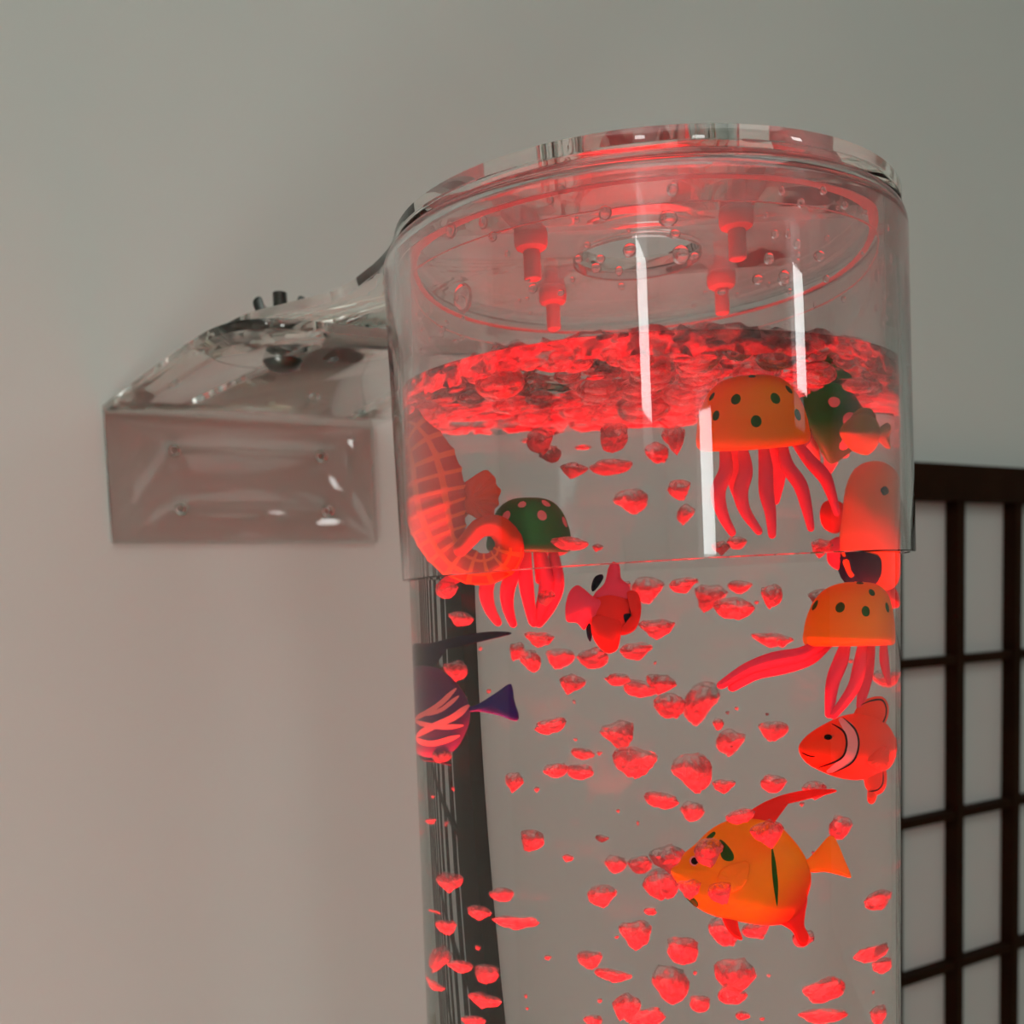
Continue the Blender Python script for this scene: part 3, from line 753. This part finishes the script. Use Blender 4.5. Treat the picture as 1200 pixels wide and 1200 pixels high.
for sd in (-1, 1): lathe(bm, [(0, 0), (7, -.5), (7, .8), (4.2, 1.5), (2, 2.2), (0, 2.4)], 20, lambda p: f((u + p[0] * 1.1, v + p[1] * .8, sd * (d + p[2]))), mis=[0, 0, 0, 1, 1])
link('eye', bm, [M['clown'], M['black']], clf)
# small pink fish seen end on
pk, f = put('toy_pink_fish', 708, 716, .062, 'small pink fish with navy patches swimming end on in the middle', 'toy fish')
lc = lambda pts: [(x - 708, 716 - y) for x, y in pts]
bm = bmesh.new(); B = Pillow(lc([(690, 706), (700, 694), (716, 690), (734, 696), (744, 708), (744, 726), (734, 740), (716, 746), (698, 738), (686, 722)]), 24); B.build(bm, f)
B.blob(bm, f, lc([(731, 720), (741, 720), (739, 730), (733, 730)]), 1); B.blob(bm, f, lc([(738, 708), (744, 706), (742, 718), (738, 718)]), 1)
link('body', bm, [M['red'], M['navy']], pk)
for nm, o, m, off in (('dorsal_fin', [(696, 698), (708, 684), (713, 666), (719, 658), (726, 664), (728, 678), (738, 688), (736, 702), (714, 706)], 'pink', -12),
                      ('pectoral_fin', [(664, 702), (668, 692), (676, 686), (684, 690), (696, 700), (712, 708), (700, 722), (690, 730), (684, 738), (676, 730), (664, 728), (662, 714)], 'pink', -16),
                      ('tail_fin', [(694, 724), (712, 720), (728, 730), (726, 752), (722, 762), (712, 765), (702, 758), (694, 744)], 'red', -20),
                      ('pectoral_fin', [(734, 694), (746, 694), (751, 708), (750, 724), (744, 738), (732, 744), (724, 742), (732, 734), (742, 724), (742, 708)], 'red', -14)):
    mesh_part(nm, pk, M[m], lambda bm: Pillow(lc(o), 6, power=.45, off=off).build(bm, f))
mesh_part('navy_patch', pk, M['navy'], lambda bm: [Pillow(lc(o), 3, off=2).build(bm, f) for o in ([(693, 686), (697, 676), (705, 673), (707, 678), (699, 690), (694, 693)], [(687, 734), (691, 730), (694, 740), (692, 752), (688, 746)])])
# orange fish with a navy belly by the right wall, over the second jellyfish
of, f = put('toy_orange_fish', 1018, 622, .075, 'orange fish with a navy belly patch right above the lower orange jellyfish', 'toy fish', refx=1005, k=1.0)
lc = lambda pts: [(x - 1018, 622 - y) for x, y in pts]
bm = bmesh.new(); B = Pillow(lc([(994, 565), (1006, 545), (1028, 538), (1050, 548), (1068, 575), (1075, 620), (1066, 665), (1045, 692), (1015, 694), (992, 676), (985, 640), (988, 600)]), 26); B.build(bm, f)
B.blob(bm, f, lc([(980, 652), (1000, 645), (1020, 648), (1034, 655), (1033, 676), (1018, 690), (992, 684), (983, 668)]), 1)
B.blob(bm, f, lc([(1033, 572), (1040, 568), (1044, 575), (1037, 579)]), 2)
link('body', bm, [M['deeporange'], M['navy'], M['black']], of)
mesh_part('dorsal_fin', of, M['red'], lambda bm: Pillow(lc([(990, 590), (970, 585), (962, 600), (968, 618), (985, 622)]), 5).build(bm, f))
mesh_part('pectoral_fin', of, M['pink'], lambda bm: Pillow(lc([(990, 628), (974, 632), (970, 645), (972, 660), (985, 668), (994, 650)]), 5).build(bm, f))
mesh_part('tail_fin', of, M['red'], lambda bm: Pillow(lc([(1030, 685), (1048, 690), (1060, 710), (1042, 716), (1020, 712)]), 4).build(bm, f))
# yellow-green fish farther back
yf, f = put('toy_yellow_fish', 1008, 508, .062, 'yellow green fish inside the cap, just above the orange fish with the navy belly', 'toy fish', refx=1000)
lc = lambda pts: [(x - 1008, 508 - y) for x, y in pts]
mesh_part('body', yf, M['olive'], lambda bm: Pillow(lc([(984, 505), (992, 492), (1008, 483), (1024, 488), (1031, 502), (1028, 520), (1016, 532), (1000, 528), (990, 518)]), 18).build(bm, f))
mesh_part('tail_fin', yf, M['olive'], lambda bm: Pillow(lc([(1024, 508), (1038, 494), (1046, 498), (1044, 512), (1045, 524), (1036, 522)]), 3).build(bm, f))
mesh_part('dorsal_fin', yf, M['olive'], lambda bm: Pillow(lc([(996, 490), (1006, 478), (1020, 478), (1026, 490), (1010, 492)]), 3).build(bm, f))
# ------------------------------------------------------------------ bubbles
def bubble_mesh(seed, flat):
    bm = bmesh.new(); bmesh.ops.create_icosphere(bm, subdivisions=3, radius=1)
    for v in bm.verts:
        p = v.co.normalized()
        n1 = noise.noise(p * 1.3 + Vector((seed * 3.1, 0, 0))); n2 = noise.noise(p * 3.3 + Vector((0, seed * 2.7, 0)))
        v.co = p * (1 + .36 * n1 + .16 * n2)
        z = v.co.z                                                      # a shallow dome over a ragged bowl
        if z < .15:
            k = max(.0, 1 - (.15 - z) / 1.3) ** .38; v.co.x *= k; v.co.y *= k; v.co.z = .15 + (z - .15) * .9
        else: v.co.z = .15 + (z - .15) * .62
    me = bpy.data.meshes.new('air_bubble'); bm.to_mesh(me); bm.free()
    for p in me.polygons: p.use_smooth = True
    me.materials.append(M['bubble']); return me
BM = [bubble_mesh(i + 1, .6) for i in range(8)]
blist = [(632, 515, 32, 28), (645, 530, 24, 20), (720, 510, 36, 34), (672, 549, 30, 16), (716, 546, 46, 16), (740, 584, 40, 26), (790, 512, 26, 30), (797, 572, 26, 22), (803, 600, 20, 22), (650, 640, 40, 18), (863, 634, 25, 14), (845, 640, 20, 14), (770, 528, 24, 24),
 (540, 725, 30, 14), (632, 748, 33, 15), (655, 770, 33, 22), (606, 762, 18, 20), (622, 773, 22, 26), (695, 770, 38, 24), (670, 800, 28, 20), (645, 850, 35, 17), (745, 762, 38, 18), (770, 735, 40, 20), (760, 690, 36, 28), (727, 690, 26, 18), (724, 796, 26, 14), (750, 806, 45, 18), (775, 800, 34, 20), (785, 826, 34, 28), (821, 822, 38, 44), (725, 859, 38, 30), (745, 892, 50, 34), (682, 883, 28, 12), (652, 902, 28, 16), (680, 904, 34, 16), (603, 915, 20, 20), (775, 937, 38, 18), (812, 903, 46, 42), (848, 920, 26, 14), (905, 855, 34, 22), (855, 868, 33, 28), (842, 848, 12, 14), (906, 917, 32, 20), (905, 749, 46, 14), (860, 712, 44, 24), (800, 685, 32, 16), (832, 698, 36, 28), (868, 687, 28, 14), (905, 697, 26, 26), (812, 950, 26, 22), (985, 968, 28, 28), (900, 975, 36, 28), (868, 956, 32, 16), (955, 925, 28, 18), (955, 1000, 8, 6),
 (622, 984, 28, 24), (705, 982, 16, 8), (722, 1012, 24, 20), (750, 1012, 30, 20), (784, 1005, 40, 30), (775, 1035, 40, 34), (705, 1049, 34, 22), (745, 1093, 36, 32), (692, 1124, 28, 22), (717, 1142, 44, 14), (787, 1152, 40, 44), (800, 1112, 40, 34), (862, 1142, 46, 40), (848, 1090, 30, 34), (830, 998, 34, 28), (808, 1040, 26, 20), (845, 1045, 28, 24), (885, 1089, 34, 18), (941, 1099, 24, 20), (858, 1166, 36, 20), (525, 1032, 30, 20), (588, 1048, 26, 16), (561, 1069, 28, 14), (603, 1081, 52, 12), (523, 1086, 24, 16), (515, 1122, 20, 34), (540, 1132, 28, 14), (571, 1140, 30, 22), (566, 1171, 36, 16), (555, 1196, 26, 12), (1030, 1055, 32, 18), (1023, 1118, 40, 10), (1034, 1132, 24, 16), (968, 1160, 50, 22), (966, 1190, 54, 16), (1030, 1188, 20, 22), (733, 1178, 30, 30), (756, 1192, 44, 18), (695, 1196, 22, 14), (507, 1153, 24, 10), (505, 962, 14, 6), (535, 785, 28, 22), (516, 884, 26, 18), (523, 690, 28, 20), (700, 640, 12, 8), (668, 636, 40, 14), (640, 700, 20, 16), (962, 640, 24, 20), (960, 700, 26, 20), (1042, 795, 24, 22), (870, 1190, 16, 10), (820, 1175, 26, 20), (665, 1005, 12, 8), (762, 1068, 14, 8), (642, 1122, 8, 5), (917, 752, 16, 10), (970, 470, 28, 34), (938, 510, 26, 26)]
cnt = 0
def bubble(px, py, w, h, s, name='air_bubble', label='ragged red lit air bubble rising through the water', group='air bubbles rising in the tube', me=None, kz=1.15):
    global cnt
    f = Frame(px, py, s)
    o = bpy.data.objects.new(name, me or BM[cnt % 8]); cnt += 1
    col.objects.link(o); o.location = f.o
    ul = f.u.length; vl = f.v.length
    o.scale = (w * .52 * ul, w * .45 * ul, h * .62 * vl * kz)
    o.rotation_euler = (random.uniform(-.3, .3), random.uniform(-.3, .3), math.atan2(f.u.y, f.u.x) + (math.pi if random.random() < .5 else 0))
    return tag(o, label, 'bubble', group)
def depth_of(px):
    p, d = in_tube(px, 800); t = hit_cyl(p + d * .001, d, R_WAT, False)
    return t
for px, py, w, h in blist:
    t = depth_of(min(max(px, 490), 1045))
    s = random.uniform(.22, .80) * t
    if 790 < px < 905 and 950 < py < 1060: s = .012          # these few float between the big orange fish and the glass
    bubble(px, py, w, h, s)
for _ in range(46):                                   # pinhead bubbles
    px, py = random.uniform(505, 1035), random.uniform(680, 1195)
    bubble(px, py, random.uniform(3, 6), random.uniform(3, 6), random.uniform(.1, .85) * depth_of(px), label='pinhead air bubble rising through the water', group='pinhead bubbles in the tube')

# foam raft at the water surface
FB = []
for i in range(6):
    bm = bmesh.new(); bmesh.ops.create_icosphere(bm, subdivisions=3, radius=1)
    for v in bm.verts: v.co *= 1 + .14 * noise.noise(v.co * 1.6 + Vector((i * 5.3, 0, 0)))
    me = bpy.data.meshes.new('foam_bubble'); bm.to_mesh(me); bm.free()
    for p in me.polygons: p.use_smooth = True
    me.materials.append(M['froth']); FB.append(me)
placed = []
tries = 0
while len(placed) < 85 and tries < 6000:
    tries += 1
    a = random.uniform(0, 2 * math.pi); r = math.sqrt(random.random()) * .090
    s = random.choice((.0035, .0045, .006, .0075, .009))
    x, y = r * math.cos(a), r * math.sin(a)
    if r + s > .0945 or any(math.hypot(x - q[0], y - q[1]) < (s + q[2]) * .95 for q in placed): continue
    placed.append((x, y, s))
for i, (x, y, s) in enumerate(placed):
    o = bpy.data.objects.new('foam_bubble', FB[i % 6]); col.objects.link(o)
    o.location = (TC.x + x, TC.y + y, surf(x, y) - s * .70); o.scale = (s, s, s * .68); o.rotation_euler = (0, 0, random.uniform(0, 6))
    tag(o, 'round foam bubble crowded under the red lit water surface', 'bubble', 'foam bubbles on the water surface')
bm = bmesh.new()
for i in range(105):
    a = random.uniform(0, 2 * math.pi); r = min(.0935, math.sqrt(random.random()) * .098)
    x, y = r * math.cos(a), r * math.sin(a); s = random.uniform(.0014, .0048)
    mt = Matrix.Translation((x, y, surf(x, y) - Z_WAT - random.uniform(.0005, .005))) @ Matrix.Rotation(random.uniform(0, 6.28), 4, 'Z') @ Matrix.Diagonal((s * random.uniform(1.2, 2.6), s * 1.2, s * random.uniform(.25, .5), 1))
    res = bmesh.ops.create_icosphere(bm, subdivisions=2, radius=1, matrix=mt)
    for v in res['verts']: v.co += Vector((0, 0, .0012 * noise.noise(v.co * 300)))
for i in range(200):                                  # a thicker collar of froth along the wall
    a = random.uniform(0, 2 * math.pi); r = .0938 + random.uniform(-.006, .001)
    x, y = r * math.cos(a), r * math.sin(a); s = random.uniform(.0010, .0032)
    mt = Matrix.Translation((x, y, .001 - abs(random.gauss(0, .0055)))) @ Matrix.Rotation(a + math.pi / 2, 4, 'Z') @ Matrix.Diagonal((s * random.uniform(1.2, 2.4), s * .7, s * random.uniform(.3, .7), 1))
    bmesh.ops.create_icosphere(bm, subdivisions=2, radius=1, matrix=mt)
NCOL, NSEC = 180, 10
crow = []
for i in range(NCOL):
    th = 2 * math.pi * i / NCOL; c0, s0 = math.cos(th), math.sin(th)
    n1 = noise.noise(Vector((c0 * 3, s0 * 3, 0))); n2 = noise.noise(Vector((c0 * 9, s0 * 9, 4)))
    zc = -.0025 + .0026 * n1; rh = .0036 + .0018 * n2; rc = .0925
    ring = []
    sect = [(.0957, -.0075), (.0950, -.0050), (.0930, -.0026), (.0905, -.0004), (.0870, .0012), (.0825, .0018), (.0830, .0030), (.0880, .0030), (.0925, .0015), (.0955, -.0030)]
    for q in range(NSEC):
        nz = noise.noise(Vector((c0 * 16, s0 * 16, q * .8))); nz2 = noise.noise(Vector((c0 * 34, s0 * 34, q * 1.7 + 9)))
        rr = min(.0960, sect[q][0] + .0018 * nz); zz = sect[q][1] + .0020 * n1 + .0022 * nz + .0012 * nz2
        ring.append(bm.verts.new((rr * c0, rr * s0, zz)))
    crow.append(ring)
for i in range(NCOL):
    for q in range(NSEC): bm.faces.new((crow[i][q], crow[(i + 1) % NCOL][q], crow[(i + 1) % NCOL][(q + 1) % NSEC], crow[i][(q + 1) % NSEC]))
fo = link('foam', bm, M['froth2'], None, (TC.x, TC.y, Z_WAT))
tag(fo, 'red lit foam spread over the water surface in the tube', 'foam', kind='stuff')

# drops of condensation on the inside of the tube, above the water
DM = []
for i in range(4):
    bm = bmesh.new(); bmesh.ops.create_icosphere(bm, subdivisions=2, radius=1)
    for v in bm.verts: v.co *= 1 + .12 * noise.noise(v.co * 1.4 + Vector((0, i * 4.1, 0)))
    me = bpy.data.meshes.new('water_drop'); bm.to_mesh(me); bm.free()
    for p in me.polygons: p.use_smooth = True
    me.materials.append(M['drop']); DM.append(me)
drops = [(536, 272, 10, 15), (572, 263, 9, 12), (583, 280, 8, 9), (547, 350, 18, 26), (710, 252, 11, 13), (660, 225, 8, 8), (648, 238, 6, 8), (738, 295, 12, 12), (705, 306, 8, 8), (680, 306, 7, 7), (700, 316, 9, 9), (726, 320, 7, 9), (782, 258, 16, 14), (790, 277, 9, 8), (797, 300, 15, 17), (787, 225, 10, 12), (910, 228, 6, 8), (932, 242, 7, 8), (956, 228, 6, 8), (903, 278, 7, 8), (917, 278, 5, 8), (928, 290, 7, 9), (897, 306, 9, 11), (884, 330, 10, 9), (914, 328, 11, 14), (953, 303, 10, 9), (960, 330, 6, 7), (979, 245, 6, 7), (1022, 272, 7, 9), (1025, 308, 8, 12), (477, 322, 10, 22), (628, 340, 9, 9), (812, 302, 8, 5), (690, 290, 6, 6), (729, 338, 6, 7), (843, 345, 7, 5), (660, 345, 6, 6), (600, 300, 5, 6)]
for _ in range(30): drops.append((random.uniform(490, 1030), random.uniform(235, 395), random.uniform(2.5, 5), random.uniform(3, 6)))
for _ in range(24): drops.append((random.uniform(480, 550), random.uniform(365, 415), random.uniform(2.5, 6), random.uniform(3, 7)))
for _ in range(30): drops.append((random.uniform(1010, 1035), random.uniform(300, 390), random.uniform(2, 4), random.uniform(4, 8)))
for i, (px, py, w, h) in enumerate(drops):
    d = ray(px, py); t = hit_cyl(CAM, d, R_TUB_IN)
    if t is None: continue
    p = CAM + d * t; nn = Vector((p.x - TC.x, p.y - TC.y, 0)).normalized(); k = (p - CAM).length / F_PX
    if p.z < Z_WAT + .006 or p.z > Z_TT - .002: continue
    o = bpy.data.objects.new('water_drop', DM[i % 4]); col.objects.link(o)
    hx = w * k * .5
    hx *= 1.25; h *= 1.25; o.location = p - nn * hx * .5; o.scale = (hx * .7, hx, h * k * .5); o.rotation_euler = (0, 0, math.atan2(nn.y, nn.x))
    tag(o, 'clear drop of condensation clinging to the tube wall above the water', 'water drop', 'condensation drops inside the tube top')

# ------------------------------------------------------------------ light
def area(name, loc, rot, size, power, c, shape='DISK', spread=180):
    l = bpy.data.lights.new(name, 'AREA'); l.shape = shape; l.size = size; l.energy = power; l.color = c; l.spread = R(spread)
    o = bpy.data.objects.new(name, l); col.objects.link(o); o.location = loc; o.rotation_euler = rot; return o
RED = (1, .005, .010)
# an added, unseen low fill light beside the photographer, washing the wall from the left
fl = empty('floor_fill', W(-1.0, 1.0, 0), 'added low fill light standing left of the photographer', 'lamp')
bm = bmesh.new(); lathe(bm, [(0, 0), (.14, 0), (.14, .02), (0, .02)], 32); sharp(link('foot', bm, M['wood'], fl))
bm = bmesh.new(); lathe(bm, [(.13, .03), (.20, .25), (.20, .45), (.13, .62), (.125, .62), (.195, .45), (.195, .25), (.125, .03)], 32, closed=True); link('fill_shade', bm, glow('fill_glow', (1, .98, .94, 1), 11), fl)
area('base_lamp', (TC.x, TC.y, CZ - .75), (math.pi, 0, 0), .18, 13.0, RED, spread=40)
area('cap_fill', (TC.x, TC.y, Z_WAT + .008), (math.pi, 0, 0), .15, .12, RED)  # added red fill for the base light stopped at the water surface
wd = bpy.data.worlds.new('world'); sc.world = wd; wd.use_nodes = True
wd.node_tree.nodes['Background'].inputs[0].default_value = (.5, .52, .55, 1); wd.node_tree.nodes['Background'].inputs[1].default_value = .5

# ------------------------------------------------------------------ render look
cy = sc.cycles
cy.max_bounces = 40; cy.transmission_bounces = 36; cy.glossy_bounces = 16; cy.diffuse_bounces = 3; cy.transparent_max_bounces = 16
cy.sample_clamp_indirect = 1.4; cy.sample_clamp_direct = 0; cy.caustics_reflective = True; cy.caustics_refractive = True; cy.blur_glossy = .3
sc.view_settings.view_transform = 'Standard'; sc.view_settings.look = 'None'; sc.view_settings.gamma = 1; sc.view_settings.exposure = 0
